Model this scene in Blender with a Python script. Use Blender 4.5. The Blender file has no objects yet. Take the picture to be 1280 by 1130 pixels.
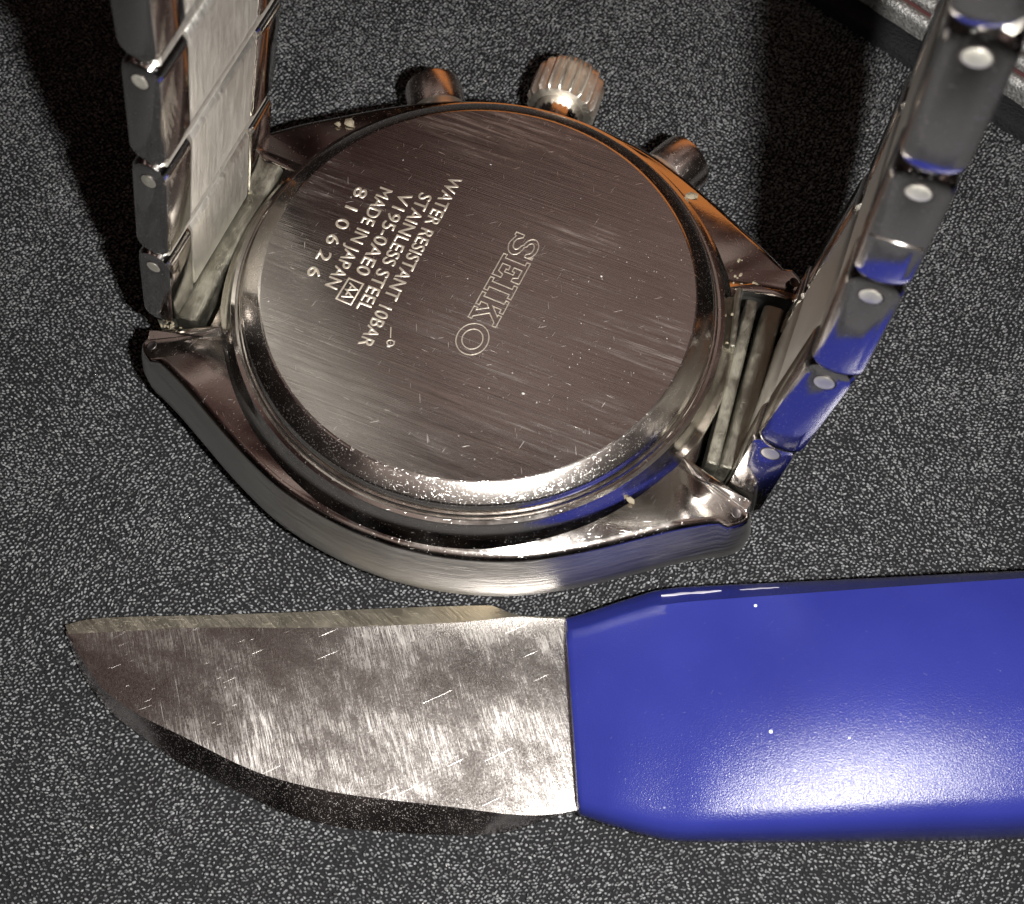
import bpy, bmesh, math, random
import numpy as np
from mathutils import Matrix, Vector

SC = bpy.context.scene
COL = SC.collection
MM = 0.001                       # everything below is written in millimetres
rnd = random.Random(7)
rng = np.random.default_rng(11)

# ------------------------------------------------------------------ camera
CAM_LOC = (15.2666, -47.4966, 89.8322)
CAM_R = ((0.955848, 0.293059, 0.021689), (-0.274064, 0.862392, 0.425640), (0.106033, -0.412791, 0.904633))
cd = bpy.data.cameras.new('camera'); cam = bpy.data.objects.new('camera', cd); COL.objects.link(cam)
m = Matrix(CAM_R).transposed().to_4x4(); m.translation = Vector(CAM_LOC) * MM
cam.matrix_world = m
cd.sensor_fit = 'HORIZONTAL'; cd.sensor_width = 36.0; cd.lens = 36.0 * 1600.89 / 1280.0
cd.clip_start = 0.002; cd.clip_end = 5.0
cd.dof.use_dof = True; cd.dof.focus_distance = 0.0925; cd.dof.aperture_fstop = 80.0
SC.camera = cam

# ------------------------------------------------------------------ light: the phone's flash, a dim warm room, an added orange light
SC.view_settings.view_transform = 'Standard'; SC.view_settings.look = 'None'
SC.view_settings.exposure = 0.0; SC.view_settings.gamma = 1.0

def area(name, loc, target, sx, sy, power, color, spread=180):
    l = bpy.data.lights.new(name, 'AREA'); l.shape = 'ELLIPSE'; l.size = sx * MM; l.size_y = sy * MM
    l.energy = power; l.color = color; l.spread = math.radians(spread)
    o = bpy.data.objects.new(name, l); COL.objects.link(o)
    o.location = Vector(loc) * MM
    o.rotation_euler = (Vector(target) - Vector(loc)).to_track_quat('-Z', 'Y').to_euler()
    return o
FLASH = area('phone_flash', (28.5, -45, 87.5), (4, -2, 0), 3.4, 3.4, 0.32, (1.0, 0.97, 0.93))
WARM = area('added_orange_light', (10, 190, 98), (0, 0, 8), 180, 75, 0.022, (1.0, 0.36, 0.10))  # added out of view to put orange reflections on the lugs

w = bpy.data.worlds.new('World'); SC.world = w; w.use_nodes = True
nt = w.node_tree; N = nt.nodes; L = nt.links
bg = N['Background']
tc = N.new('ShaderNodeTexCoord')
nz = N.new('ShaderNodeTexNoise'); nz.inputs['Scale'].default_value = 2.6; nz.inputs['Detail'].default_value = 1.5
mpg = N.new('ShaderNodeMapping'); mpg.inputs['Location'].default_value = (4.51, 6.33, 2.19); mpg.inputs['Scale'].default_value = (1.3, 1.0, 1.0)
L.new(tc.outputs['Generated'], mpg.inputs['Vector']); L.new(mpg.outputs[0], nz.inputs['Vector'])
cr = N.new('ShaderNodeValToRGB')
cr.color_ramp.elements[0].position = 0.42; cr.color_ramp.elements[0].color = (0.034, 0.018, 0.016, 1)
cr.color_ramp.elements[1].position = 0.60; cr.color_ramp.elements[1].color = (0.46, 0.36, 0.32, 1)
e = cr.color_ramp.elements.new(0.5); e.color = (0.15, 0.084, 0.073, 1)
L.new(nz.outputs['Fac'], cr.inputs['Fac'])
# the room is dim, its walls darker than its ceiling
sp = N.new('ShaderNodeSeparateXYZ'); L.new(tc.outputs['Generated'], sp.inputs[0])
mr = N.new('ShaderNodeMapRange'); mr.interpolation_type = 'SMOOTHSTEP'
for k_, v_ in (('From Min', 0.45), ('From Max', 0.88), ('To Min', 0.035), ('To Max', 1.0)): mr.inputs[k_].default_value = v_
L.new(sp.outputs['Z'], mr.inputs['Value'])
mu = N.new('ShaderNodeVectorMath'); mu.operation = 'SCALE'
L.new(cr.outputs['Color'], mu.inputs[0]); L.new(mr.outputs[0], mu.inputs['Scale']); L.new(mu.outputs[0], bg.inputs['Color'])
bg.inputs['Strength'].default_value = 0.80

# ------------------------------------------------------------------ helpers
def empty(name, loc=(0, 0, 0)):
    o = bpy.data.objects.new(name, None); COL.objects.link(o); o.location = Vector(loc) * MM
    o.empty_display_size = 0.005
    return o
def tag(o, label=None, cat=None, group=None, kind=None):
    if label: o['label'] = label
    if cat: o['category'] = cat
    if group: o['group'] = group
    if kind: o['kind'] = kind
    return o
def mesh_from(name, verts, faces, mat=None, angle=35):
    me = bpy.data.meshes.new(name)
    me.from_pydata([tuple(c * MM for c in v) for v in verts], [], faces)
    me.validate(); me.update()
    b = bmesh.new(); b.from_mesh(me); bmesh.ops.recalc_face_normals(b, faces=b.faces); b.to_mesh(me); b.free()
    me.polygons.foreach_set('use_smooth', [True] * len(me.polygons))
    if angle is not None: me.set_sharp_from_angle(angle=math.radians(angle))
    if mat: me.materials.append(mat)
    return me
def obj(name, me, parent=None, loc=None):
    o = bpy.data.objects.new(name, me); COL.objects.link(o)
    if parent: o.parent = parent
    if loc: o.location = Vector(loc) * MM
    return o
class MB:
    def __init__(s): s.v = []; s.f = []
    def add(s, v, f):
        k = len(s.v); s.v += [tuple(p) for p in v]; s.f += [tuple(i + k for i in q) for q in f]
    def xf(s, M):
        s.v = [tuple(M @ Vector(p)) for p in s.v]; return s
    def build(s, name, mat, parent=None, angle=35, loc=None):
        return obj(name, mesh_from(name, s.v, s.f, mat, angle), parent, loc)
def loft(rings, cap0=True, cap1=True, closed=True):
    n = len(rings[0]); v = [p for r in rings for p in r]; f = []
    for i in range(len(rings) - 1):
        for j in range(n if closed else n - 1):
            a = i * n + j; b = i * n + (j + 1) % n
            f.append((a, b, b + n, a + n))
    if cap0: f.append(tuple(range(n))[::-1])
    if cap1: f.append(tuple(range((len(rings) - 1) * n, len(rings) * n)))
    return v, f
def lathe(prof, n=128, cap0=False, cap1=False):
    rings = [[(r * math.cos(2 * math.pi * j / n), r * math.sin(2 * math.pi * j / n), z) for j in range(n)] for r, z in prof]
    return loft(rings, cap0, cap1)
def rrect(hw, hh, r, n=5):
    r = max(min(r, hw - 1e-3, hh - 1e-3), 1e-3); out = []
    for cx, cy, a0 in ((hw - r, hh - r, 0), (-hw + r, hh - r, 90), (-hw + r, -hh + r, 180), (hw - r, -hh + r, 270)):
        for k in range(n + 1):
            a = math.radians(a0 + 90 * k / n); out.append((cx + r * math.cos(a), cy + r * math.sin(a)))
    return out
def catmull(P, n=6, closed=False):
    P = [np.array(p, float) for p in P]; out = []; m_ = len(P)
    for i in range(m_ if closed else m_ - 1):
        g = (lambda k: P[k % m_]) if closed else (lambda k: P[min(max(k, 0), m_ - 1)])
        a, b, c, d = g(i - 1), g(i), g(i + 1), g(i + 2)
        for k in range(n):
            t = k / n
            out.append(tuple(0.5 * ((2 * b) + (c - a) * t + (2 * a - 5 * b + 4 * c - d) * t * t + (3 * b - a - 3 * c + d) * t ** 3)))
    if not closed: out.append(tuple(P[-1]))
    return out

# ------------------------------------------------------------------ materials
class NT:
    def __init__(s, name):
        s.m = bpy.data.materials.new(name); s.m.use_nodes = True; s.t = s.m.node_tree
        s.p = s.t.nodes['Principled BSDF']
    def n(s, kind, **kw):
        nd = s.t.nodes.new('ShaderNode' + kind)
        for k, v in kw.items():
            if k in nd.inputs: nd.inputs[k].default_value = v
            else: setattr(nd, k, v)
        return nd
    def l(s, a, b): s.t.links.new(a, b)
    def coord(s, scale=(1, 1, 1), rot=(0, 0, 0), rand=False):
        """object coordinates in millimetres, turned then stretched"""
        tcn = s.n('TexCoord'); src = tcn.outputs['Object']
        if rand:
            oi = s.n('ObjectInfo'); ad = s.n('VectorMath', operation='MULTIPLY_ADD')
            ad.inputs[1].default_value = (1, 1, 1)
            sc = s.n('VectorMath', operation='SCALE'); sc.inputs[0].default_value = (0.05, 0.07, 0.03)
            s.l(oi.outputs['Random'], sc.inputs['Scale'])
            s.l(src, ad.inputs[0]); s.l(sc.outputs[0], ad.inputs[2]); src = ad.outputs[0]
        r = s.n('Mapping'); r.inputs['Rotation'].default_value = rot; s.l(src, r.inputs['Vector'])
        k = s.n('Mapping'); k.inputs['Scale'].default_value = tuple(c * 1000 for c in scale); s.l(r.outputs[0], k.inputs['Vector'])
        return k.outputs[0]
    def noise(s, vec, scale=1.0, detail=2.0, rough=0.5):
        nd = s.n('TexNoise', Scale=scale, Detail=detail, Roughness=rough); s.l(vec, nd.inputs['Vector']); return nd.outputs['Fac']
    def ramp(s, fac, stops):
        nd = s.n('ValToRGB'); el = nd.color_ramp.elements
        for i, (p, c) in enumerate(stops):
            c = c if isinstance(c, tuple) else (c, c, c)
            q = el[i] if i < 2 else el.new(p)
            q.position = p; q.color = (*c, 1)
        s.l(fac, nd.inputs['Fac']); return nd.outputs['Color']
    def math(s, op, a, b=None, clamp=False):
        nd = s.n('Math', operation=op); nd.use_clamp = clamp
        for i, x in enumerate((a, b)):
            if x is None: continue
            if isinstance(x, (int, float)): nd.inputs[i].default_value = x
            else: s.l(x, nd.inputs[i])
        return nd.outputs[0]
    def bump(s, h, strength, dist, prev=None):
        nd = s.n('Bump', Strength=strength, Distance=dist * MM); s.l(h, nd.inputs['Height'])
        if prev: s.l(prev, nd.inputs['Normal'])
        return nd.outputs[0]
    def set(s, **kw):
        for k, v in kw.items(): s.p.inputs[k.replace('_', ' ')].default_value = v

def scratches(t, rots, dens=0.70, length=0.7, fine=16.0, rand=False):
    """sparse thin lines: stretched noise cut high, in several directions"""
    acc = None
    for i, a in enumerate(rots):
        v = t.coord((fine, length, fine), (0, 0, math.radians(a)), rand)
        nn = t.noise(v, 1.0, 1.0, 0.4)
        c = t.ramp(nn, [(dens, 0.0), (dens + 0.05, 1.0)])
        acc = c if acc is None else t.math('MAXIMUM', acc, c)
    return acc

def steel(name, base=(0.62, 0.585, 0.55), rough=0.14, brush=None, brush_rot=0.0, brush_amt=0.25, brush_rough=0.2,
          smear=0.25, scr=(20, 75, 140), scr_amt=0.25, dens=0.70, rand=False, specks=0.0):
    t = NT(name); t.set(Base_Color=(*base, 1), Metallic=1.0)
    sm = t.noise(t.coord((0.35, 0.35, 0.35), (0, 0, 0), rand), 1.0, 4.0, 0.65)
    sm = t.ramp(sm, [(0.42, 0.0), (0.72, 1.0)])
    rg = t.math('MULTIPLY_ADD', sm, smear); rg.node.inputs[2].default_value = rough
    nrm = None
    if brush:
        v = t.coord(brush, (0, 0, math.radians(brush_rot)), rand)
        h = t.noise(v, 1.0, 3.0, 0.7)
        nrm = t.bump(h, brush_amt, 0.05)
        rg = t.math('ADD', rg, t.math('MULTIPLY', h, brush_rough))
    s = scratches(t, scr, dens, rand=rand)
    rg = t.math('ADD', rg, t.math('MULTIPLY', s, scr_amt), True)
    nrm = t.bump(s, 0.35, 0.01, nrm)
    fine = t.noise(t.coord((7, 7, 7), (0, 0, 0), rand), 1.0, 2.0, 0.6)
    nrm = t.bump(fine, 0.10, 0.03, nrm)
    t.l(rg, t.p.inputs['Roughness']); t.l(nrm, t.p.inputs['Normal'])
    return t.m

M = {}
M['polished'] = steel('polished_steel', rough=0.10, smear=0.10, scr_amt=0.22, dens=0.74)
M['bevel'] = steel('scuffed_polished_steel', rough=0.17, smear=0.05, scr=(0, 40, 85, 130), scr_amt=0.15, dens=0.70)
# caseback: fine long brushing, streaky worn patches
t = NT('brushed_caseback_steel'); t.set(Base_Color=(0.66, 0.625, 0.60, 1), Metallic=1.0)
br = (0, 0, math.radians(5))
h1 = t.noise(t.coord((0.05, 15.0, 1), br), 1.0, 2.0, 0.6)
h2 = t.noise(t.coord((0.22, 6.0, 1), br), 1.0, 3.0, 0.65)
wear = t.ramp(t.noise(t.coord((0.10, 0.17, 1), br), 1.0, 3.0, 0.55), [(0.40, 0.0), (0.66, 1.0)])
st = t.ramp(t.noise(t.coord((0.16, 3.6, 1), br), 1.0, 3.0, 0.7), [(0.42, 0.0), (0.68, 1.0)])
rg = t.math('MULTIPLY_ADD', t.math('MULTIPLY', wear, st), 0.24); rg.node.inputs[2].default_value = 0.10
rg = t.math('ADD', rg, t.math('MULTIPLY', h1, 0.08))
s1 = scratches(t, (15, 60, 100, 160), 0.765)
rg = t.math('ADD', rg, t.math('MULTIPLY', s1, 0.25), True)
n1 = t.bump(h1, 0.34, 0.03); n1 = t.bump(h2, 0.10, 0.04, n1); n1 = t.bump(s1, 0.3, 0.01, n1)
t.l(rg, t.p.inputs['Roughness']); t.l(n1, t.p.inputs['Normal']); M['brushed_back'] = t.m
M['brushed_side'] = steel('brushed_flank_steel', base=(0.38, 0.37, 0.355), rough=0.22, brush=(0.22, 0.22, 5.0), brush_amt=0.9, brush_rough=0.34, smear=0.0, scr_amt=0.1, dens=0.76)
M['link'] = steel('satin_link_steel', base=(0.58, 0.565, 0.525), rough=0.26, brush=(4.5, 4.5, 0.3), brush_amt=0.9, brush_rough=0.36, smear=0.03, scr_amt=0.15, dens=0.75, rand=True)
M['link_side'] = steel('polished_link_side_steel', base=(0.60, 0.58, 0.56), rough=0.085, smear=0.04, scr_amt=0.2, dens=0.73, rand=True)
M['pin'] = steel('pin_steel', base=(0.72, 0.70, 0.62), rough=0.42, smear=0.15, rand=True)
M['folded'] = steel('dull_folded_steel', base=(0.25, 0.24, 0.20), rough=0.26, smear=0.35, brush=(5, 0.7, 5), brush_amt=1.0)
M['crown'] = steel('crown_steel', base=(0.74, 0.70, 0.62), rough=0.36, smear=0.15)
M['pusher'] = steel('pusher_steel', base=(0.64, 0.58, 0.54), rough=0.2, smear=0.12)
M['hole'] = steel('hole_steel', base=(0.08, 0.07, 0.07), rough=0.4)

t = NT('engraved_steel'); t.set(Base_Color=(0.62, 0.57, 0.49, 1), Metallic=1.0, Roughness=0.46)
t.l(t.bump(t.noise(t.coord((12, 12, 12)), 1.0, 2.0), 0.5, 0.05), t.p.inputs['Normal']); M['engraved'] = t.m

# blade: ground steel with smeared, scratched patches
t = NT('scratched_blade_steel'); t.set(Base_Color=(0.48, 0.458, 0.438, 1), Metallic=1.0)
sm = t.ramp(t.noise(t.coord((0.13, 0.20, 0.2), (0, 0, 0.3)), 1.0, 6.0, 0.68), [(0.38, 0.0), (0.66, 1.0)])
hat = t.ramp(t.noise(t.coord((0.5, 11, 1), (0, 0, math.radians(-20))), 1.0, 3.0, 0.7), [(0.40, 0.0), (0.70, 1.0)])
hat2 = t.ramp(t.noise(t.coord((11, 0.55, 1), (0, 0, math.radians(-34))), 1.0, 3.0, 0.7), [(0.44, 0.0), (0.68, 1.0)])
sm = t.math('MULTIPLY', sm, t.math('MAXIMUM', t.math('MULTIPLY', hat, 0.4), t.math('ADD', t.math('MULTIPLY', hat2, 0.75), 0.22)))
s1 = scratches(t, (-28, -33, 48), 0.765, 0.16, 22.0)
pit = t.ramp(t.noise(t.coord((9, 6, 1), (0, 0, math.radians(-34))), 1.0, 3.0, 0.75), [(0.40, 0.0), (0.75, 1.0)])
rg = t.math('MULTIPLY_ADD', sm, 0.40); rg.node.inputs[2].default_value = 0.16
rg = t.math('ADD', rg, t.math('MULTIPLY', pit, 0.10))
rg = t.math('ADD', rg, t.math('MULTIPLY', s1, 0.22), True)
n1 = t.bump(t.noise(t.coord((12, 3.0, 4), (0, 0, math.radians(-34))), 1.0, 3.0, 0.75), 0.42, 0.04)
n1 = t.bump(s1, 0.4, 0.012, n1)
t.l(rg, t.p.inputs['Roughness']); t.l(n1, t.p.inputs['Normal']); M['blade'] = t.m
M['blade_edge'] = steel('ground_edge_steel', base=(0.54, 0.50, 0.49), rough=0.18, smear=0.08, scr=(-45, -20, 40), scr_amt=0.3, dens=0.69)
M['spine'] = steel('ground_spine_steel', base=(0.62, 0.57, 0.47), rough=0.22, brush=(7, 0.35, 0.35), brush_rot=-60, brush_amt=0.8, brush_rough=0.4, smear=0.1)

# blue dipped handle
t = NT('blue_plastic'); t.set(Roughness=0.30, Specular_IOR_Level=0.20)
c = t.ramp(t.noise(t.coord((0.12, 0.12, 0.12)), 1.0, 4.0), [(0.3, (0.010, 0.013, 0.094)), (0.7, (0.013, 0.017, 0.112))])
vs = t.n('TexVoronoi', Scale=0.55); t.l(t.coord((1, 1, 1)), vs.inputs['Vector'])
fl = t.ramp(vs.outputs['Distance'], [(0.045, 1.0), (0.07, 0.0)])
keep = t.ramp(t.noise(t.coord((0.45, 0.45, 0.45)), 1.0, 1.0), [(0.56, 0.0), (0.60, 1.0)])
fl = t.math('MULTIPLY', fl, keep)
mx = t.n('Mix', data_type='RGBA'); t.l(fl, mx.inputs['Factor']); t.l(c, mx.inputs[6]); mx.inputs[7].default_value = (0.5, 0.55, 0.55, 1)
t.l(mx.outputs[2], t.p.inputs['Base Color'])
gr = t.noise(t.coord((10, 10, 10)), 1.0, 2.0, 0.7)
n1 = t.bump(gr, 0.38, 0.05)
s1 = scratches(t, (30, 65, 110), 0.775, 0.3, 9.0)
n1 = t.bump(s1, 0.3, 0.02, n1)
t.l(t.math('ADD', t.math('MULTIPLY', s1, 0.2), 0.235), t.p.inputs['Roughness'])
t.l(n1, t.p.inputs['Normal']); M['blue'] = t.m
t = NT('scraped_plastic'); t.set(Base_Color=(0.36, 0.35, 0.42, 1), Roughness=0.5)
t.l(t.bump(t.noise(t.coord((5, 5, 5)), 1.0, 3.0), 0.6, 0.1), t.p.inputs['Normal']); M['chip'] = t.m

# cloth
t = NT('black_knit_yarn'); t.set(Roughness=0.45, Specular_IOR_Level=0.5)
g = t.n('NewGeometry')
c = t.ramp(g.outputs['Random Per Island'], [(0.0, (0.022, 0.023, 0.024)), (1.0, (0.142, 0.147, 0.152)), (0.5, (0.068, 0.070, 0.073))])
t.l(c, t.p.inputs['Base Color'])
t.l(t.bump(t.noise(t.coord((9, 9, 9)), 1.0, 3.0), 0.9, 0.12), t.p.inputs['Normal']); M['yarn'] = t.m
t = NT('black_cloth'); t.set(Roughness=0.9, Specular_IOR_Level=0.05, Base_Color=(0.011, 0.011, 0.012, 1))
t.l(t.bump(t.noise(t.coord((3.2, 3.6, 3)), 1.0, 3.0), 1.0, 0.3), t.p.inputs['Normal']); M['cloth'] = t.m
t = NT('lint'); t.set(Base_Color=(0.26, 0.25, 0.24, 1), Roughness=0.8); M['lint'] = t.m
t = NT('pale_dirt'); t.set(Base_Color=(0.13, 0.11, 0.075, 1), Roughness=0.75)
t.l(t.bump(t.noise(t.coord((6, 6, 6)), 1.0, 3.0), 0.7, 0.2), t.p.inputs['Normal']); M['dirt'] = t.m
t = NT('crystal_glass'); t.set(Base_Color=(0.02, 0.02, 0.02, 1), Roughness=0.05); M['glass'] = t.m
t = NT('dull_ribbed_metal'); t.set(Roughness=0.5, Metallic=0.8)
t.l(t.ramp(t.noise(t.coord((4, 4, 4)), 1.0, 3.0), [(0.3, (0.12, 0.12, 0.12)), (0.7, (0.32, 0.32, 0.31))]), t.p.inputs['Base Color'])
t.l(t.bump(t.noise(t.coord((5, 5, 5)), 1.0, 3.0), 0.8, 0.2), t.p.inputs['Normal']); M['rib'] = t.m
t = NT('dark_red_weave'); t.set(Roughness=0.85, Base_Color=(0.05, 0.012, 0.012, 1)); M['red'] = t.m

# ------------------------------------------------------------------ the cloth
t = NT('black_knit_far'); t.set(Roughness=0.8, Specular_IOR_Level=0.2)
vo = t.n('TexVoronoi', Scale=3.4); t.l(t.coord((1, 1.25, 1), (0, 0, -0.38)), vo.inputs['Vector'])
t.l(t.ramp(vo.outputs['Distance'], [(0.25, (0.08, 0.082, 0.085)), (0.62, (0.012, 0.012, 0.013))]), t.p.inputs['Base Color'])
nh = t.n('Bump', Strength=0.8, Distance=0.15 * MM); nh.invert = True; t.l(vo.outputs['Distance'], nh.inputs['Height']); t.l(nh.outputs[0], t.p.inputs['Normal']); M['knit_far'] = t.m
FIELD = [(-62, 22), (40, 60), (54, -30), (-19, -56)]          # where the stitches are built one by one
cv = [(x, y, -0.12) for x, y in FIELD] + [(-190, 190, -0.12), (190, 190, -0.12), (190, -190, -0.12), (-190, -190, -0.12)]
me = mesh_from('fabric_cloth', cv, [(3, 2, 1, 0), (0, 1, 5, 4), (1, 2, 6, 5), (2, 3, 7, 6), (3, 0, 4, 7)], M['cloth'], None)
me.materials.append(M['knit_far'])
for p_ in me.polygons: p_.material_index = 0 if max(abs(me.vertices[k].co.x) for k in p_.vertices) < 0.1 else 1
tag(obj('fabric_cloth', me), 'black knitted cloth spread flat under the watch and the knife', kind='structure')

def smooth_noise(x, y, s, seed):
    r = np.random.default_rng(seed); k = 10; out = np.zeros_like(x)
    for _ in range(k):
        a = r.uniform(0, 2 * math.pi); f = r.uniform(0.5, 1.4) / s; p = r.uniform(0, 6.28)
        out += np.sin((x * math.cos(a) + y * math.sin(a)) * f * 2 * math.pi + p)
    return out / math.sqrt(k / 2)

def knit():
    la = math.radians(22.0); pa, pb = 0.345, 0.245
    R = 95
    ia, ib = np.meshgrid(np.arange(-int(R / pa), int(R / pa)), np.arange(-int(R / pb), int(R / pb)))
    u = (ia + 0.5 * (ib % 2)) * pa; v = ib * pb
    u = u.ravel(); v = v.ravel()
    x = u * math.cos(la) - v * math.sin(la); y = u * math.sin(la) + v * math.cos(la)
    x = x + 0.16 * smooth_noise(x, y, 9, 1); y = y + 0.16 * smooth_noise(x, y, 9, 2)
    # keep what lies a little beyond the picture's trapezoid on the table
    poly = np.array(FIELD, float)
    keep = np.ones(len(x), bool)
    for i in range(4):
        a = poly[i]; b = poly[(i + 1) % 4]
        keep &= ((b[0] - a[0]) * (y - a[1]) - (b[1] - a[1]) * (x - a[0])) < 0
    keep &= ~((np.hypot(x - 1, y + 1) < 16))
    x = x[keep]; y = y[keep]; n = len(x)
    x = x + rng.normal(0, 0.06, n); y = y + rng.normal(0, 0.05, n)
    # unit icosahedron
    ph = (1 + 5 ** 0.5) / 2
    iv = np.array([(-1, ph, 0), (1, ph, 0), (-1, -ph, 0), (1, -ph, 0), (0, -1, ph), (0, 1, ph), (0, -1, -ph), (0, 1, -ph), (ph, 0, -1), (ph, 0, 1), (-ph, 0, -1), (-ph, 0, 1)])
    iv /= np.linalg.norm(iv[0])
    itri = np.array([(0, 11, 5), (0, 5, 1), (0, 1, 7), (0, 7, 10), (0, 10, 11), (1, 5, 9), (5, 11, 4), (11, 10, 2), (10, 7, 6), (7, 1, 8),
                     (3, 9, 4), (3, 4, 2), (3, 2, 6), (3, 6, 8), (3, 8, 9), (4, 9, 5), (2, 4, 11), (6, 2, 10), (8, 6, 7), (9, 8, 1)])
    yaw = la + 0.35 * smooth_noise(x, y, 22, 3) + rng.normal(0, 0.45, n)
    pit = rng.normal(0.12, 0.55, n)
    sx = rng.uniform(0.12, 0.21, n); sy = rng.uniform(0.065, 0.12, n); sz = rng.uniform(0.065, 0.12, n)
    z = 0.04 + rng.normal(0, 0.06, n)
    P = iv[None] * np.stack([sx, sy, sz], -1)[:, None]
    cp, sp = np.cos(pit)[:, None], np.sin(pit)[:, None]
    X = P[..., 0] * cp - P[..., 2] * sp; Z = P[..., 0] * sp + P[..., 2] * cp; Y = P[..., 1]
    cy, sy_ = np.cos(yaw)[:, None], np.sin(yaw)[:, None]
    V = np.stack([X * cy - Y * sy_ + x[:, None], X * sy_ + Y * cy + y[:, None], Z + z[:, None]], -1).reshape(-1, 3) * MM
    F = (itri[None] + 12 * np.arange(n)[:, None, None]).reshape(-1, 3)
    me = bpy.data.meshes.new('knit_stitches')
    me.vertices.add(len(V)); me.vertices.foreach_set('co', V.ravel().astype(np.float32))
    me.loops.add(F.size); me.loops.foreach_set('vertex_index', F.ravel().astype(np.int32))
    me.polygons.add(len(F)); me.polygons.foreach_set('loop_start', np.arange(0, F.size, 3, dtype=np.int32))
    me.update(calc_edges=True); me.polygons.foreach_set('use_smooth', np.ones(len(F), bool))
    me.materials.append(M['yarn'])
    tag(obj('knit_stitches', me), 'dense grey-black knit stitches covering the cloth', 'knit', kind='stuff')
    print('stitches', n)
knit()

# ------------------------------------------------------------------ the watch
WATCH = empty('wristwatch', (0, 0, 0))
tag(WATCH, 'steel chronograph watch lying face down with its engraved caseback up and bracelet standing', 'watch')

# case outline, one quadrant from the middle of the bracelet gap round the lug to the flank, then mirrored
quad_in = [(18.4, 0), (18.4, 4), (18.4, 7.6), (18.7, 8.15), (19.6, 8.25), (21.5, 8.3), (22.8, 8.45)]
quad_tip = [(23.3, 8.9), (23.5, 9.7), (23.2, 10.5), (22.3, 11.35)]
quad_out = [(20.4, 12.45), (18.6, 13.5), (16.6, 14.75), (14.2, 16.25), (11.6, 17.7), (9.0, 18.9), (6.0, 19.8), (3.0, 20.35), (0, 20.55)]
Q = catmull(quad_in + quad_tip + quad_out, 4)
wgt_in = len(quad_in) * 4; wgt_tip = wgt_in + len(quad_tip) * 4
Wt = [0.12 if i < wgt_in - 3 else (0.55 if i < wgt_tip - 2 else 1.0) for i in range(len(Q))]
full = [(x, y, k) for (x, y), k in zip(Q, Wt)]
full += [(-x, y, k) for (x, y), k in list(zip(Q, Wt))[-2::-1]]
full += [(-x, -y, k) for (x, y), k in list(zip(Q, Wt))[1:]]
full += [(x, -y, k) for (x, y), k in list(zip(Q, Wt))[-2:0:-1]]
nO = len(full)
P2 = np.array([(a, b) for a, b, _ in full]); K = np.array([k for *_, k in full])
T = np.roll(P2, -1, 0) - np.roll(P2, 1, 0); T /= np.linalg.norm(T, axis=1)[:, None] + 1e-9
NRM = np.stack([T[:, 1], -T[:, 0]], -1)          # outward for a counter-clockwise outline
lugness = np.clip((np.abs(P2[:, 0]) - 18.2) / 5.3, 0, 1)
def outline(off, z, zl=0.0):
    q = P2 - NRM * (off * K)[:, None]
    return [(q[i, 0], q[i, 1], z + zl * lugness[i] - 1.4 * lugness[i] ** 1.5) for i in range(nO)]
rings = [outline(2.2, 3.0, 0.3), outline(0.6, 3.2, 0.4), outline(0.1, 3.8, 0.7), outline(0.05, 5.2, 0.8), outline(0.55, 7.0, 0.6), outline(1.0, 8.2, 0.3)]
mb = MB(); mb.add(*loft(rings, True, False)); mb.build('case', M['brushed_side'], WATCH, 40)
# bright polished edge along the top of the flank
edge = [outline(1.0, 8.2, 0.3), outline(1.12, 8.42, 0.28), outline(1.38, 8.6, 0.2), outline(1.6, 8.66, 0.1)]
mb = MB(); mb.add(*loft(edge, False, False)); mb.build('case_edge', M['polished'], WATCH, 60)
# sloping back of the case and the lugs, from the edge in to the caseback wall
inner = []
E1 = outline(1.6, 8.66, 0.1)
for x, y, z in E1:
    a = math.atan2(abs(y), abs(x))
    if abs(y) > 7.6 and abs(x) > 17.5 and a < 0.56: a = 0.392 + max(0.0, (abs(y) - 8.3)) / 4.2 * 0.17
    a = math.atan2(math.sin(a) * (1 if y >= 0 else -1), math.cos(a) * (1 if x >= 0 else -1)); inner.append((18.2 * math.cos(a), 18.2 * math.sin(a), 9.0))
def mixr(A, B, k, dz=0): return [tuple(a[i] * (1 - k) + b[i] * k + (dz if i == 2 else 0) for i in range(3)) for a, b in zip(A, B)]
mb = MB(); mb.add(*loft([E1, mixr(E1, inner, .5, .05), inner], False, False)); mb.build('case_back_face', M['polished'], WATCH, 50)

# bezel and crystal underneath
mb = MB(); mb.add(*lathe([(16.4, 0.35), (18.2, 0.35), (18.9, 0.9), (19.0, 2.6), (17.0, 2.9)], 96)); mb.build('bezel', M['polished'], WATCH)
mb = MB(); mb.add(*lathe([(0.01, 0.22), (15.8, 0.25), (16.3, 0.4), (16.3, 1.2)], 64)); mb.build('crystal', M['glass'], WATCH)

# caseback: wall, grooves, bevel, brushed disc
mb = MB(); mb.add(*lathe([(19.0, 8.72), (18.55, 9.2), (18.2, 9.7), (18.02, 10.15), (17.9, 10.36), (17.62, 10.42), (17.6, 10.3), (17.42, 10.3), (17.4, 10.5), (17.3, 10.62),
                          (17.26, 10.52), (17.16, 10.52), (17.12, 11.0), (17.0, 11.2)], 160))
CB = mb.build('caseback', M['polished'], WATCH, 40)
mb = MB(); mb.add(*lathe([(17.0, 11.2), (16.93, 11.38), (16.85, 11.46), (15.74, 12.12), (15.62, 12.18), (15.5, 12.2)], 160)); mb.build('caseback_bevel', M['bevel'], CB, 25)
mb = MB(); mb.add(*lathe([(15.5, 12.2), (10, 12.2), (5, 12.2), (0.02, 12.2)], 160)); DISC = mb.build('brushed_disc', M['brushed_back'], CB, 30)

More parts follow.
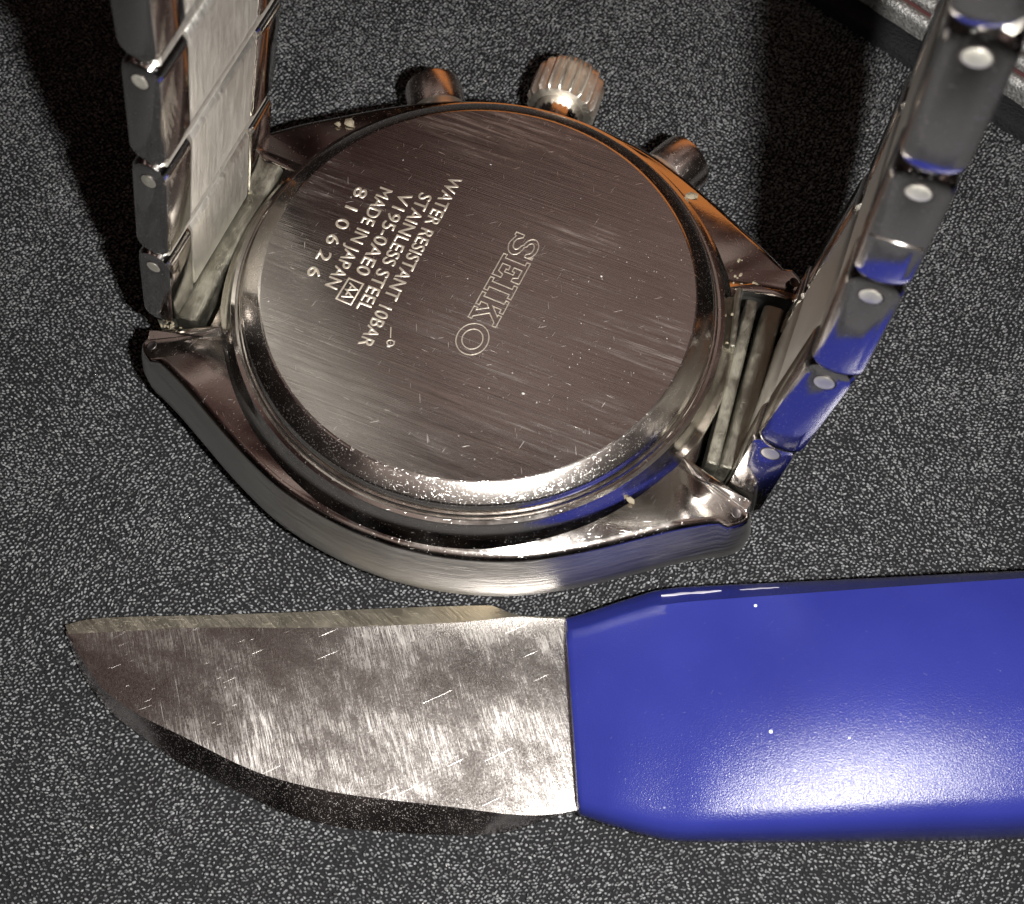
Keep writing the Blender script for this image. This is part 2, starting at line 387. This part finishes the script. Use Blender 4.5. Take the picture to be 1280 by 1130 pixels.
# engraving
FONT = bpy.data.curves.new('font_probe', 'FONT').font
def text_line(s, start, end, size, spacing=1.0, wide=1.0):
    cu = bpy.data.curves.new('engraved_line', 'FONT'); cu.body = s; cu.size = size * MM; cu.space_character = spacing
    cu.extrude = 0.002 * MM; cu.resolution_u = 3; cu.offset = -0.014 * MM; cu.bevel_depth = 0.03 * MM; cu.bevel_resolution = 0
    cu.align_y = 'CENTER'
    tmp = bpy.data.objects.new('tmp', cu); COL.objects.link(tmp)
    bpy.context.view_layer.update()
    me = bpy.data.meshes.new_from_object(tmp.evaluated_get(bpy.context.evaluated_depsgraph_get()))
    bpy.data.objects.remove(tmp)
    co = np.empty(len(me.vertices) * 3); me.vertices.foreach_get('co', co); co = co.reshape(-1, 3)
    mn, mxv = co[:, 0].min(), co[:, 0].max()
    L0 = math.hypot(end[0] - start[0], end[1] - start[1]) * MM
    co[:, 0] = (co[:, 0] - mn) / (mxv - mn) * L0
    co[:, 1] -= (co[:, 1].min() + co[:, 1].max()) / 2
    me.vertices.foreach_set('co', co.ravel()); me.update()
    me.materials.clear(); me.materials.append(M['engraved'])
    o = obj('engraved_line', me, CB); o.location = (start[0] * MM, start[1] * MM, 12.206 * MM)
    o.rotation_euler = (0, 0, math.atan2(end[1] - start[1], end[0] - start[0]))
    return o
text_line('WATER RESISTANT 10BAR', (-4.40, 8.25), (-6.02, -7.45), 1.42)
text_line('STAINLESS STEEL', (-6.02, 6.15), (-7.14, -4.75), 1.42)
text_line('V195-0AE0', (-7.42, 5.75), (-8.22, -1.95), 1.42)
text_line('MADE IN JAPAN', (-9.14, 5.72), (-10.06, -3.62), 1.42)
text_line('8 1 0 6 2 6', (-10.66, 5.2), (-11.50, -3.2), 1.42)

def strokes(paths, wdt, z0=12.203, h=0.022):
    """flat raised strips along polylines: the bright cut edges of an engraving"""
    mb = MB()
    for pts, closed in paths:
        pts = [np.array(p, float) for p in pts]; n = len(pts); ring = []
        for i, p in enumerate(pts):
            a = pts[i - 1] if (i or closed) else p; b = pts[(i + 1) % n] if (i < n - 1 or closed) else p
            d1 = p - a; d2 = b - p
            d1 = d1 / (np.linalg.norm(d1) or 1); d2 = d2 / (np.linalg.norm(d2) or 1)
            tg = d1 + d2; tg = tg / (np.linalg.norm(tg) or 1); nr = np.array([-tg[1], tg[0]])
            k = wdt / 2 / max(0.45, abs(np.dot(nr, np.array([-d2[1], d2[0]]) if np.linalg.norm(d2) else np.array([-d1[1], d1[0]]))))
            ring.append([(*(p - nr * k), z0), (*(p - nr * k * .6), z0 + h), (*(p + nr * k * .6), z0 + h), (*(p + nr * k), z0)])
        if closed: ring.append(ring[0])
        mb.add(*loft(ring, not closed, not closed))
    return mb
def arc(cx, cy, rx, ry, a0, a1, n=14):
    return [(cx + rx * math.cos(math.radians(a0 + (a1 - a0) * i / n)), cy + ry * math.sin(math.radians(a0 + (a1 - a0) * i / n))) for i in range(n + 1)]
# slab-serif capitals, outlined, height 1
S_out = (arc(0.36, 0.74, 0.34, 0.26, 25, 265, 14) + arc(0.36, 0.27, 0.20, 0.14, 80, -150, 12) + [(0.10, 0.33), (0.0, 0.33), (0.0, 0.02), (0.10, 0.02), (0.14, 0.08)]
         + arc(0.40, 0.26, 0.36, 0.27, -120, 90, 14)[2:] + arc(0.37, 0.73, 0.19, 0.13, 262, 30, 12) + [(0.60, 0.70), (0.70, 0.70), (0.70, 0.98), (0.62, 0.98)])
E_out = [(0, 0), (0.78, 0), (0.78, 0.32), (0.66, 0.32), (0.60, 0.14), (0.32, 0.14), (0.32, 0.43), (0.46, 0.43), (0.46, 0.34), (0.56, 0.34), (0.56, 0.66), (0.46, 0.66),
         (0.46, 0.57), (0.32, 0.57), (0.32, 0.86), (0.60, 0.86), (0.66, 0.70), (0.78, 0.70), (0.78, 1), (0, 1), (0, 0.87), (0.12, 0.87), (0.12, 0.13), (0, 0.13)]
I_out = [(0, 0), (0.46, 0), (0.46, 0.13), (0.33, 0.13), (0.33, 0.87), (0.46, 0.87), (0.46, 1), (0, 1), (0, 0.87), (0.13, 0.87), (0.13, 0.13), (0, 0.13)]
K_out = [(0, 0), (0.44, 0), (0.44, 0.13), (0.32, 0.13), (0.32, 0.36), (0.42, 0.46), (0.62, 0.13), (0.54, 0.13), (0.54, 0), (0.94, 0), (0.94, 0.13), (0.85, 0.13),
         (0.56, 0.58), (0.80, 0.87), (0.92, 0.87), (0.92, 1), (0.52, 1), (0.52, 0.87), (0.58, 0.87), (0.32, 0.56), (0.32, 0.87), (0.44, 0.87), (0.44, 1), (0, 1), (0, 0.87), (0.12, 0.87), (0.12, 0.13), (0, 0.13)]
O_o = arc(0.5, 0.5, 0.52, 0.53, 0, 360, 32)[:-1]; O_i = arc(0.5, 0.5, 0.33, 0.34, 0, 360, 32)[:-1]
H = 2.12
brand = []
xo = 0.0
for P_, wd in ((([S_out]), 0.74), ([E_out], 0.78), ([I_out], 0.46), ([K_out], 0.94), ([O_o, O_i], 1.02)):
    for q in P_: brand.append(([((xo + a) * H * 1.02, (b - 0.5) * H) for a, b in q], True))
    xo += wd + 0.10
tot = (xo - 0.10) * H * 1.02
s0 = Vector((2.28, 4.85)); s1_ = Vector((0.80, -5.85)); ang = math.atan2(s1_.y - s0.y, s1_.x - s0.x); kx = (s1_ - s0).length / tot
brand = [([(a * kx, b) for a, b in q], c) for q, c in brand]
mb = strokes(brand, 0.085, 0.003); o = mb.build('engraved_brand_name', M['engraved'], CB, 50)
o.location = (s0.x * MM, s0.y * MM, 12.2 * MM); o.rotation_euler = (0, 0, ang)
bx = [([(-0.95, -0.58), (0.95, -0.58), (0.95, 0.58), (-0.95, 0.58)], True),
      ([(-0.62, -0.34), (-0.34, 0.36), (0.0, -0.30), (0.34, 0.36), (0.62, -0.34)], False), ([(-0.40, -0.12), (-0.12, -0.12)], False), ([(0.12, -0.12), (0.40, -0.12)], False)]
mb = strokes(bx, 0.13, 0.003); o = mb.build('engraved_boxed_mark', M['engraved'], CB, 50)
o.location = (-8.50 * MM, -3.5 * MM, 12.2 * MM); o.rotation_euler = (0, 0, ang)

# a dent and bright specks of dust on the caseback
def crumbs(items, name, mat, parent, label=None, kind='stuff'):
    mb = MB()
    for x, y, z, r, st in items:
        n = 6; a0 = rnd.uniform(0, 6); el = rnd.uniform(1, st); d = rnd.uniform(0, 3.14)
        ring = []
        for zz, rr in ((-.05 * r, 1.0), (r * .3, .75), (r * .45, .3)):
            q = []
            for j in range(n):
                a = a0 + 2 * math.pi * j / n; k = r * rr * rnd.uniform(.5, 1.3)
                px, py = k * el * math.cos(a), k * math.sin(a)
                q.append((x + px * math.cos(d) - py * math.sin(d), y + px * math.sin(d) + py * math.cos(d), z + zz))
            ring.append(q)
        mb.add(*loft(ring))
    o = mb.build(name, mat, parent, 60); o['kind'] = kind
    if label: o['label'] = label
    return o
it = []
for _ in range(240):
    a = rnd.uniform(0, 2 * math.pi); r_ = 15.3 * math.sqrt(rnd.random())
    if rnd.random() < 0.5: r_ = 15.3 * rnd.uniform(.5, 1); a = rnd.uniform(-1.6, 0.6)
    it.append((r_ * math.cos(a), r_ * math.sin(a), 12.2, rnd.choice((.012, .014, .018, .022, .034)), 2.5))
it += [(5.6, -7.6, 12.2, .10, 1.5), (8.2, 3.2, 12.2, .09, 1.4), (-4.4, -6.9, 12.2, .13, 1.2), (-4.15, -6.4, 12.2, .05, 3)]
crumbs(it, 'dust_specks', M['lint'], CB)
it = [(-4.36, -6.6, 12.2, .1, 1)]
mb = strokes([(arc(-4.36, -6.6, .26, .22, 0, 360, 14)[:-1], True), ([(-4.5, -6.2), (-4.75, -5.4)], False)], 0.09); mb.build('dent_mark', M['engraved'], CB, 50)

# crown and pushers
def cyl_ring(n, prof, flutes=0, depth=0.0):
    rings = []
    for r, h, fl in prof:
        q = []
        for j in range(n):
            a = 2 * math.pi * j / n
            k = r - (depth * fl * (0.5 + 0.5 * math.cos(flutes * a)) ** 0.6 if flutes else 0)
            q.append((k * math.cos(a), k * math.sin(a), h))
        rings.append(q)
    return loft(rings)
def radial(az, r0, z):
    d = Vector((math.cos(math.radians(az)), math.sin(math.radians(az)), 0))
    up = Vector((0, 0, 1)); sd = up.cross(d)
    return Matrix(((sd.x, up.x, d.x, d.x * r0), (sd.y, up.y, d.y, d.y * r0), (sd.z, up.z, d.z, z), (0, 0, 0, 1)))
mb = MB(); mb.add(*cyl_ring(192, [(2.3, 0, 0), (2.75, .12, .3), (3.0, .45, 1), (3.02, 3.2, 1), (2.85, 3.7, .7), (2.4, 3.95, 0), (1.2, 4.15, 0)], 19, 0.55))
CR = mb.xf(radial(90, 22.0, 5.6)).build('crown', M['crown'], WATCH, 45)
mb = MB(); mb.add(*cyl_ring(48, [(2.1, 0, 0), (2.1, 2.2, 0), (1.9, 2.5, 0)])); mb.xf(radial(90, 19.7, 5.6)).build('crown_stem', M['polished'], CR)
for az, r0 in ((61, 19.6), (117, 20.0)):
    mb = MB(); mb.add(*cyl_ring(56, [(2.0, 0.6, 0), (2.3, .75, 0), (2.4, 1.1, 0), (2.4, 3.4, 0), (2.3, 3.8, 0), (1.8, 4.1, 0), (.8, 4.25, 0)]))
    PU = mb.xf(radial(az, r0, 5.6)).build('pusher', M['pusher'], WATCH, 40)
    mb = MB(); mb.add(*cyl_ring(48, [(2.6, -1.0, 0), (2.6, .6, 0), (2.45, .85, 0), (1.9, .9, 0)])); mb.xf(radial(az, r0, 5.6)).build('pusher_collar', M['crown'], PU, 40)

# end links: folded sheet between the lugs
def slab(x0, x1, y0, y1, z0, z1, r, sh=0.0, n=4):
    """bar along y with a rounded section in x-z; sh skews x along y"""
    hx, hz = (x1 - x0) / 2, (z1 - z0) / 2; sec = rrect(hx, hz, r, n); rings = []
    for t_, ins in ((y0, .12), (y0 + .12, 0), (y1 - .12, 0), (y1, .12)):
        sec = rrect(hx - ins, hz - ins, r, n); k = (t_ - (y0 + y1) / 2) * sh
        rings.append([((x0 + x1) / 2 + a + k, t_, (z0 + z1) / 2 + b) for a, b in sec])
    return loft(rings)
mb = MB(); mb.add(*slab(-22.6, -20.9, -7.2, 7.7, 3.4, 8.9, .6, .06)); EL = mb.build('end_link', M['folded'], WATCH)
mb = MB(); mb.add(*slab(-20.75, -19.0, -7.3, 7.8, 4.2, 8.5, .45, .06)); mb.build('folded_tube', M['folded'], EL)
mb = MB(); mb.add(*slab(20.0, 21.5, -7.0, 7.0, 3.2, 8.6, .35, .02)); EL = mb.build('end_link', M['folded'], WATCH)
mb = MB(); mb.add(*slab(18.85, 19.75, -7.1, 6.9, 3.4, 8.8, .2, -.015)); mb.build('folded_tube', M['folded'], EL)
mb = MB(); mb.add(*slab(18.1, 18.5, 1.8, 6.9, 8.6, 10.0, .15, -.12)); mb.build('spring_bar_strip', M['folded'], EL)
# spring bar holes in the lug ends
for sx in (-1, 1):
    for sy in (-1, 1):
        mb = MB(); mb.add(*lathe([(.0, 0), (.26, 0), (.30, .03), (.36, .035), (.40, .0)], 20))
        Mx = Matrix.Translation((sx * 21.9, sy * 9.9, 8.0)) @ Matrix.Rotation(0.3 * sx, 4, 'Y')
        mb.xf(Mx).build('lug_hole', M['hole'], WATCH, 40)

# dirt along the lug joints
it = []
for _ in range(12): it.append((rnd.uniform(17.2, 18.3), rnd.uniform(2, 9.6), 9.6, rnd.uniform(.06, .16), 1.6))
for _ in range(22): it.append((-20.6 + rnd.uniform(-1.4, 1.3), -7.9 + rnd.uniform(-.35, .35), 7.85, rnd.uniform(.06, .14), 2.0))
for _ in range(70):
    a = rnd.uniform(-3.4, .9); it.append((18.1 * math.cos(a), 18.1 * math.sin(a), 9.5, rnd.uniform(.03, .07), 2.2))
it += [(19.0, 8.6, 8.15, .55, 1.3), (-14.9, 13.0, 9.0, .45, 1.5), (19.4, 8.3, 8.05, .35, 1.5), (14.6, -11.8, 9.3, .3, 1.6), (-15.7, 12.6, 9.0, .25, 1.4), (12.6, 14.6, 8.9, .32, 1.6)]
crumbs(it, 'dirt_crumbs', M['dirt'], WATCH)

# bracelet: each link is a centre piece with two side pieces, a hinge barrel and pin ends
def bar_w(L0, th, w0, w1, r, ch=0.35, bulge=0.0):
    """pillow bar: rounded profile (length x thickness) swept across the width"""
    rings = []
    for w_, ins in ((w0, ch), (w0 + ch * .3, ch * .3), (w0 + ch, 0), (w1 - ch, 0), (w1 - ch * .3, ch * .3), (w1, ch)):
        rings.append([(v, w_, u) for u, v in rrect(L0 / 2 - ins, th / 2 - ins, r, 5)])
    return loft(rings)
PITCH = 9.4
HW = 8.0
def build_link():
    mb = MB(); mb.add(*bar_w(PITCH - 0.55, 2.35, -4.45, 4.45, 1.0, .22))
    lk = mb.build('bracelet_link', M['link'], None, 30)
    for s in (-1, 1):
        mb = MB(); mb.add(*bar_w(PITCH - 0.28, 2.6, *sorted((s * 4.55, s * HW)), 1.1, .40))
        mb.build('side_piece', M['link_side'], lk, 25)
    mb = MB(); n = 20
    rings = [[(1.02 * math.cos(2 * math.pi * j / n), y_, 1.02 * math.sin(2 * math.pi * j / n)) for j in range(n)] for y_ in (-7.3, 7.3)]
    mb.add(*loft(rings)); b_ = mb.build('hinge_barrel', M['link'], lk, 40); b_.location = (0, 0, PITCH / 2 * MM)
    for s in (-1, 1):
        mb = MB(); rings = []
        for y_, r_ in ((HW - 1.2, .52), (HW + .03, .52), (HW + .055, .44), (HW + .06, .2)):
            rings.append([(r_ * .98 * math.cos(2 * math.pi * j / n), s * y_, r_ * math.sin(2 * math.pi * j / n)) for j in range(n)])
        mb.add(*loft(rings)); p_ = mb.build('pin', M['pin'], lk, 40); p_.location = (0, 0, (PITCH / 2 - 1.55) * MM)
        mb = MB(); mb.add(*loft([[(r_ * math.cos(2 * math.pi * j / n), s * y_, r_ * math.sin(2 * math.pi * j / n)) for j in range(n)] for y_, r_ in ((HW - .6, .60), (HW + .018, .60))]))
        h_ = mb.build('pin_hole', M['hole'], lk, 40); h_.location = p_.location
    return lk
LINK0 = build_link()
first = [True]
def place_link(a, b, side, wdir):
    """link between chain joints a and b (x, z); side = +1 when the outer face looks to +x"""
    a = Vector((a[0], 0, a[1])); b = Vector((b[0], 0, b[1])); up = (b - a).normalized()
    wv = Vector(wdir).normalized(); up = (up - wv * up.dot(wv)).normalized(); nv = wv.cross(up)
    k = (b - a).length / PITCH
    R = Matrix(((nv.x, wv.x, up.x), (nv.y, wv.y, up.y), (nv.z, wv.z, up.z)))
    Mx = R.to_4x4() @ Matrix.Diagonal((1.2 if side > 0 else 0.95, 1, k, 1)); Mx.translation = (a + b) / 2 * MM
    if first[0]: lk = LINK0; first[0] = False; kids = None
    else:
        lk = LINK0.copy(); COL.objects.link(lk)
        for c in list(LINK0.children):
            d = c.copy(); COL.objects.link(d); d.parent = lk; d.matrix_parent_inverse = c.matrix_parent_inverse
    lk.parent = WATCH; lk.matrix_local = Mx
    return lk
# joints: a little above each visible pin
LP = [(-21.6, 8.0), (-19.75, 17.5), (-17.4, 28.0), (-15.6, 37.2), (-14.2, 46.4), (-11.6, 55.2), (-5.2, 61.6)]
RP = [(22.1, 4.0), (22.75, 14.7), (23.85, 25.6), (23.75, 35.1), (23.5, 44.0), (23.1, 52.8), (20.3, 61.0), (13.2, 66.0)]
for i in range(len(LP) - 1): place_link(LP[i], LP[i + 1], -1, (0.07, 1, -0.02))
RP = [(x + .5, z - .2) for x, z in RP[:-1]] + RP[-1:]
for i in range(len(RP) - 1):
    lk = place_link(RP[i], RP[i + 1], 1, (0.065, 1, (-.10, -.075, -.055, -.03, -.01, 0, 0)[i]))
    if i == 3:                                    # the link with a seam across its side
        mb = MB(); mb.add(*loft([[(v, w_, u) for u, v in rrect(.11, 1.15, .08, 2)] for w_ in (-HW - .07, -HW + .3)]))
        sm_ = mb.build('link_seam', M['link_side'], lk, 40); sm_.location = (0, 0, -0.9 * MM)
# folding clasp closing the loop above
a = Vector((LP[-1][0], 0, LP[-1][1])); b = Vector((RP[-1][0], 0, RP[-1][1])); up = (b - a).normalized(); wv = Vector((0, 1, 0)); nv = wv.cross(up)
mb = MB(); mb.add(*bar_w((b - a).length - .4, 2.2, -7.8, 7.8, 1.0, .3))
R = Matrix(((nv.x, wv.x, up.x), (nv.y, wv.y, up.y), (nv.z, wv.z, up.z))).to_4x4(); R.translation = (a + b) / 2
mb.xf(R).build('folding_clasp', M['link_side'], WATCH, 30)

# ------------------------------------------------------------------ the knife
KN = empty('case_knife', (17.0, -25.0, 0))
tag(KN, 'short case opener knife with scratched steel blade and blue plastic handle below the watch', 'knife')
def kchild(mb, name, mat, parent=KN, angle=35):
    mb.v = [(x - 17.0, y + 25.0, z) for x, y, z in mb.v]
    return mb.build(name, mat, parent, angle)
ot = [(-21.64, -29.71), (-21.33, -29.5), (-20.91, -29.2), (-20.4, -28.91), (-19.82, -28.64), (-19.2, -28.38), (-18.52, -28.14), (-17.82, -27.89), (-17.09, -27.64), (-16.34, -27.38), (-15.56, -27.12), (-14.76, -26.85), (-13.95, -26.58), (-13.11, -26.3), (-12.26, -26.02), (-11.4, -25.73), (-10.53, -25.42), (-9.64, -25.11), (-8.74, -24.79), (-7.82, -24.47), (-6.9, -24.13), (-5.97, -23.8), (-5.02, -23.45), (-4.07, -23.1), (-3.1, -22.75), (-2.12, -22.4), (-1.14, -22.04), (-0.14, -21.68), (0.87, -21.32), (1.88, -20.96), (2.91, -20.59), (3.94, -20.23), (4.99, -19.87), (6.05, -19.51), (7.11, -19.18), (8.24, -19.31), (9.37, -19.28), (10.48, -18.98), (11.59, -18.67), (12.71, -18.36)]
itp = [(-20.97, -30.32), (-20.62, -30.2), (-20.14, -30.04), (-19.6, -29.85), (-19.01, -29.64), (-18.38, -29.42), (-17.72, -29.19), (-17.03, -28.94), (-16.32, -28.68), (-15.59, -28.41), (-14.84, -28.13), (-14.06, -27.84), (-13.27, -27.56), (-12.45, -27.29), (-11.62, -27.02), (-10.76, -26.75), (-9.89, -26.49), (-9.01, -26.22), (-8.11, -25.96), (-7.2, -25.69), (-6.28, -25.41), (-5.35, -25.12), (-4.41, -24.82), (-3.46, -24.5), (-2.51, -24.18), (-1.55, -23.84), (-0.58, -23.5), (0.4, -23.15), (1.38, -22.79), (2.38, -22.43), (3.38, -22.06), (4.39, -21.69), (5.4, -21.3), (6.41, -20.89), (7.42, -20.44), (8.43, -19.97), (9.48, -19.59), (10.57, -19.33), (11.67, -19.05), (12.76, -18.74)]
ibt = [(-20.89, -30.48), (-20.57, -30.73), (-20.13, -31.08), (-19.62, -31.45), (-19.05, -31.85), (-18.45, -32.28), (-17.8, -32.72), (-17.1, -33.13), (-16.34, -33.47), (-15.52, -33.75), (-14.66, -33.99), (-13.77, -34.19), (-12.85, -34.35), (-11.9, -34.47), (-10.94, -34.59), (-9.96, -34.73), (-8.96, -34.88), (-7.95, -35.04), (-6.93, -35.2), (-5.88, -35.33), (-4.82, -35.43), (-3.74, -35.48), (-2.65, -35.45), (-1.54, -35.39), (-0.43, -35.3), (0.69, -35.19), (1.82, -35.03), (2.96, -34.84), (4.1, -34.63), (5.25, -34.42), (6.42, -34.19), (7.59, -33.96), (8.77, -33.74), (9.96, -33.53), (11.17, -33.32), (12.38, -33.1), (13.58, -32.81), (14.77, -32.44), (15.93, -31.96), (17.04, -31.36)]
obt = [(-21.7, -29.98), (-21.42, -30.3), (-21.02, -30.74), (-20.55, -31.23), (-20.03, -31.76), (-19.47, -32.3), (-18.83, -32.82), (-18.11, -33.3), (-17.34, -33.75), (-16.55, -34.22), (-15.69, -34.62), (-14.77, -34.93), (-13.82, -35.2), (-12.84, -35.48), (-11.85, -35.78), (-10.85, -36.11), (-9.81, -36.34), (-8.73, -36.47), (-7.63, -36.59), (-6.53, -36.74), (-5.4, -36.88), (-4.26, -37.03), (-3.11, -37.18), (-1.94, -37.28), (-0.75, -37.29), (0.44, -37.2), (1.65, -37.07), (2.86, -36.88), (4.06, -36.62), (5.28, -36.34), (6.5, -36.04), (7.73, -35.73), (8.96, -35.39), (10.19, -35.01), (11.42, -34.58), (12.63, -34.09), (13.74, -33.39), (14.8, -32.61), (15.93, -31.89), (17.12, -31.26)]
# extend into the handle
for P_ in (ot, itp, ibt, obt):
    dx, dy = 5.5, 2.0; P_.append((P_[-1][0] + dx, P_[-1][1] + dy))
nb = len(ot); ss = [min(1, i / (nb * .45)) for i in range(nb)]
zt = [1.35 + .5 * s for s in ss]
A = [(x, y, .9 + .15 * s) for (x, y), s in zip(ot, ss)]; B = [(x, y, z) for (x, y), z in zip(itp, zt)]
Cc = [(x, y, z - .05) for (x, y), z in zip(ibt, zt)]; D = [(x, y, .38) for x, y in obt]
Mid = [((b[0] + c[0]) / 2, (b[1] + c[1]) / 2, (b[2] + c[2]) / 2 + .04) for b, c in zip(B, Cc)]
G = [(x, y, .16) for x, y in ot]; Hh = [(x, y, .16) for x, y in obt]
def strip(*rows):
    v, f = [], []; n = len(rows[0])
    for r in rows: v += r
    for i in range(len(rows) - 1):
        for j in range(n - 1): f.append((i * n + j, i * n + j + 1, (i + 1) * n + j + 1, (i + 1) * n + j))
    return v, f
q1 = [tuple(b[i] * .75 + c[i] * .25 + (.03 if i == 2 else 0) for i in range(3)) for b, c in zip(B, Cc)]
q3 = [tuple(b[i] * .25 + c[i] * .75 + (.03 if i == 2 else 0) for i in range(3)) for b, c in zip(B, Cc)]
mb = MB(); mb.add(*strip(B, q1, Mid, q3, Cc)); mb.add(*strip(Hh, G)); BL = kchild(mb, 'blade', M['blade'], KN, 20)
mb = MB(); mb.add(*strip(G, A)); mb.add(*strip(A, B)); kchild(mb, 'spine_bevel', M['spine'], BL, 30)
D2 = [tuple(c[i] * .5 + d[i] * .5 + (.06 if i == 2 else 0) for i in range(3)) for c, d in zip(Cc, D)]
mb = MB(); mb.add(*strip(Cc, D2, D, Hh)); kchild(mb, 'cutting_edge', M['blade_edge'], BL, 30)

# handle: crowned top, rounded sides, swept along its axis
hu = [(12.44, -18.69), (14.04, -17.68), (16.53, -15.96), (18.58, -14.75), (22.37, -13.3), (27.83, -11.33), (35.51, -8.52), (43.25, -5.7), (60, 0.4), (84, 9.0), (98, 14.0), (101.5, 12.0), (103, 8.5)]
hl = [(17.16, -31.7), (18.2, -31.75), (19.56, -31.8), (22.83, -31.7), (25.44, -31.1), (31.5, -29.29), (38.58, -27.04), (45.69, -24.73), (62, -18.8), (87, -9.8), (101.5, -4.6), (104, -1.5), (104.5, 1.5)]
hu = catmull(hu, 4); hl = catmull(hl, 4)
ht = []
for i, (u_, l_) in enumerate(zip(hu, hl)):
    s_ = ((u_[0] + l_[0]) / 2 - 14.8)
    h = 3.7 + 12.0 * (1 - math.exp(-max(0, s_) / 36.0))
    if i > len(hu) - 10: h *= 1 - .35 * ((i - len(hu) + 10) / 9) ** 2
    ht.append(h)
    dz_ = max(0.0, .45 * h - 2.6); hu[i] = (u_[0] - .31 * dz_, u_[1] - .46 * dz_)
rings = []
def hsec(u_, l_, h, ins=0.0):
    u_ = np.array(u_); l_ = np.array(l_); c_ = (u_ + l_) / 2; d_ = (l_ - u_) / 2; wd = np.linalg.norm(d_); d_ = d_ / wd; wd -= ins
    crown_h = h * .13; r_ = []
    zs = h - crown_h
    prof = [(-.99, .20 * zs), (-1.0, .40 * zs), (-.985, .56 * zs), (-.95, .68 * zs), (-.86, .88 * zs), (-.80, .985 * zs)]
    for k in range(-8, 9):
        t_ = .07 + k / 8 * .83; prof.append((t_, zs * 1.02 + crown_h * (1 - (abs(t_) / .94) ** 2.0)))
    prof += [(.95, .97 * zs), (.985, .84 * zs), (1.0, .62 * zs), (.99, .30 * zs), (.93, .06 * zs), (.80, .0), (-.80, .0), (-.93, .06 * zs)]
    return [(c_[0] + d_[0] * wd * a_, c_[1] + d_[1] * wd * a_, .14 + b_ - ins * .3 * (1 if b_ > zs * .5 else -.4)) for a_, b_ in prof]
rings = [hsec(hu[0], hl[0], ht[0], .35)] + [hsec(u_, l_, h) for u_, l_, h in zip(hu, hl, ht)]
for q in range(len(rings[0])):
    x, y, z = rings[0][q]; rings[0][q] = (x - .14, y - .05, z)
mb = MB(); mb.add(*loft(rings)); HD = kchild(mb, 'handle', M['blue'], KN, 40)
# scraped patches on the upper edge of the handle
for x_, ln, wd in ((20.6, 2.1, .34), (25.0, 1.35, .26)):
    i_ = min(range(len(hu)), key=lambda k: abs(hu[k][0] - x_))
    r_ = rings[i_ + 1]; a_, b_ = Vector(r_[3]), Vector(r_[5])
    tg = (Vector(rings[i_ + 2][4]) - Vector(rings[i_][4])).normalized(); cr_ = (b_ - a_).normalized(); nm = tg.cross(cr_)
    if nm.z < 0: nm = -nm
    c_ = a_ * .45 + b_ * .55; mb = MB(); ring = []
    for k in range(11):
        t_ = -1 + k / 5; w_ = wd * math.sqrt(max(.03, 1 - t_ * t_)) * rnd.uniform(.75, 1.15); o_ = rnd.uniform(-.06, .06)
        m_ = c_ + tg * ln * t_ + cr_ * o_
        ring.append([tuple(m_ - cr_ * w_ + nm * .0), tuple(m_ - cr_ * w_ * .5 + nm * .07), tuple(m_ + cr_ * w_ * .5 + nm * .07), tuple(m_ + cr_ * w_), tuple(m_ - nm * .15)])
    mb.add(*loft(ring)); kchild(mb, 'scraped_patch', M['chip'], HD, 60)

# ------------------------------------------------------------------ ribbed strip behind the bracelet
ST = empty('ribbed_strip', (30, 46, 0))
tag(ST, 'grey ribbed strip with dark red groove lying behind the right side of the bracelet', 'strip')
p0 = Vector((8, 54.0)); p1 = Vector((45.0, 36.2)); d = (p1 - p0).normalized(); nn = Vector((-d.y, d.x))
if nn.y < 0: nn = -nn
def rib(off, wd, h, z0, name, mat):
    ring = []
    for k in range(40):
        c_ = p0 + (p1 - p0) * k / 39 + nn * off
        ring.append([(c_.x + nn.x * wd * math.cos(a_) - 30, c_.y + nn.y * wd * math.cos(a_) - 46, z0 + h * math.sin(a_) + .03 * math.sin(k * 2.1)) for a_ in [math.pi * j / 8 for j in range(9)]]
                    + [(c_.x - nn.x * wd - 30, c_.y - nn.y * wd - 46, 0.1), (c_.x + nn.x * wd - 30, c_.y + nn.y * wd - 46, 0.1)])
    mb = MB(); mb.add(*loft(ring)); return mb.build(name, mat, ST, 50)
rib(0.0, .62, .7, 2.6, 'rib', M['rib']); rib(2.3, .62, .7, 2.6, 'rib', M['rib']); rib(4.0, .5, .6, 2.6, 'rib', M['rib']); rib(1.15, .55, .2, 2.3, 'groove', M['red']); rib(3.2, .4, .2, 2.3, 'groove', M['red']); rib(-1.7, 1.2, .3, 1.2, 'strip_shade_band', M['cloth'])  # last one: dark band laid in as the shadow under the strip

# lint on the cloth
it = [(32.6, 31.8, .2, .22, 1.8), (25.5, 33.0, .2, .10, 3), (-5, 31, .2, .12, 2), (16.5, 27, .2, .10, 2.2), (30, 22, .2, .08, 2)]
for _ in range(60): it.append((rnd.uniform(-45, 42), rnd.uniform(-42, 45), .18, rnd.uniform(.03, .06), 3))
o = crumbs(it, 'lint_specks', M['lint'], None); tag(o, 'tiny pale lint specks caught on the black cloth', 'lint', kind='stuff')
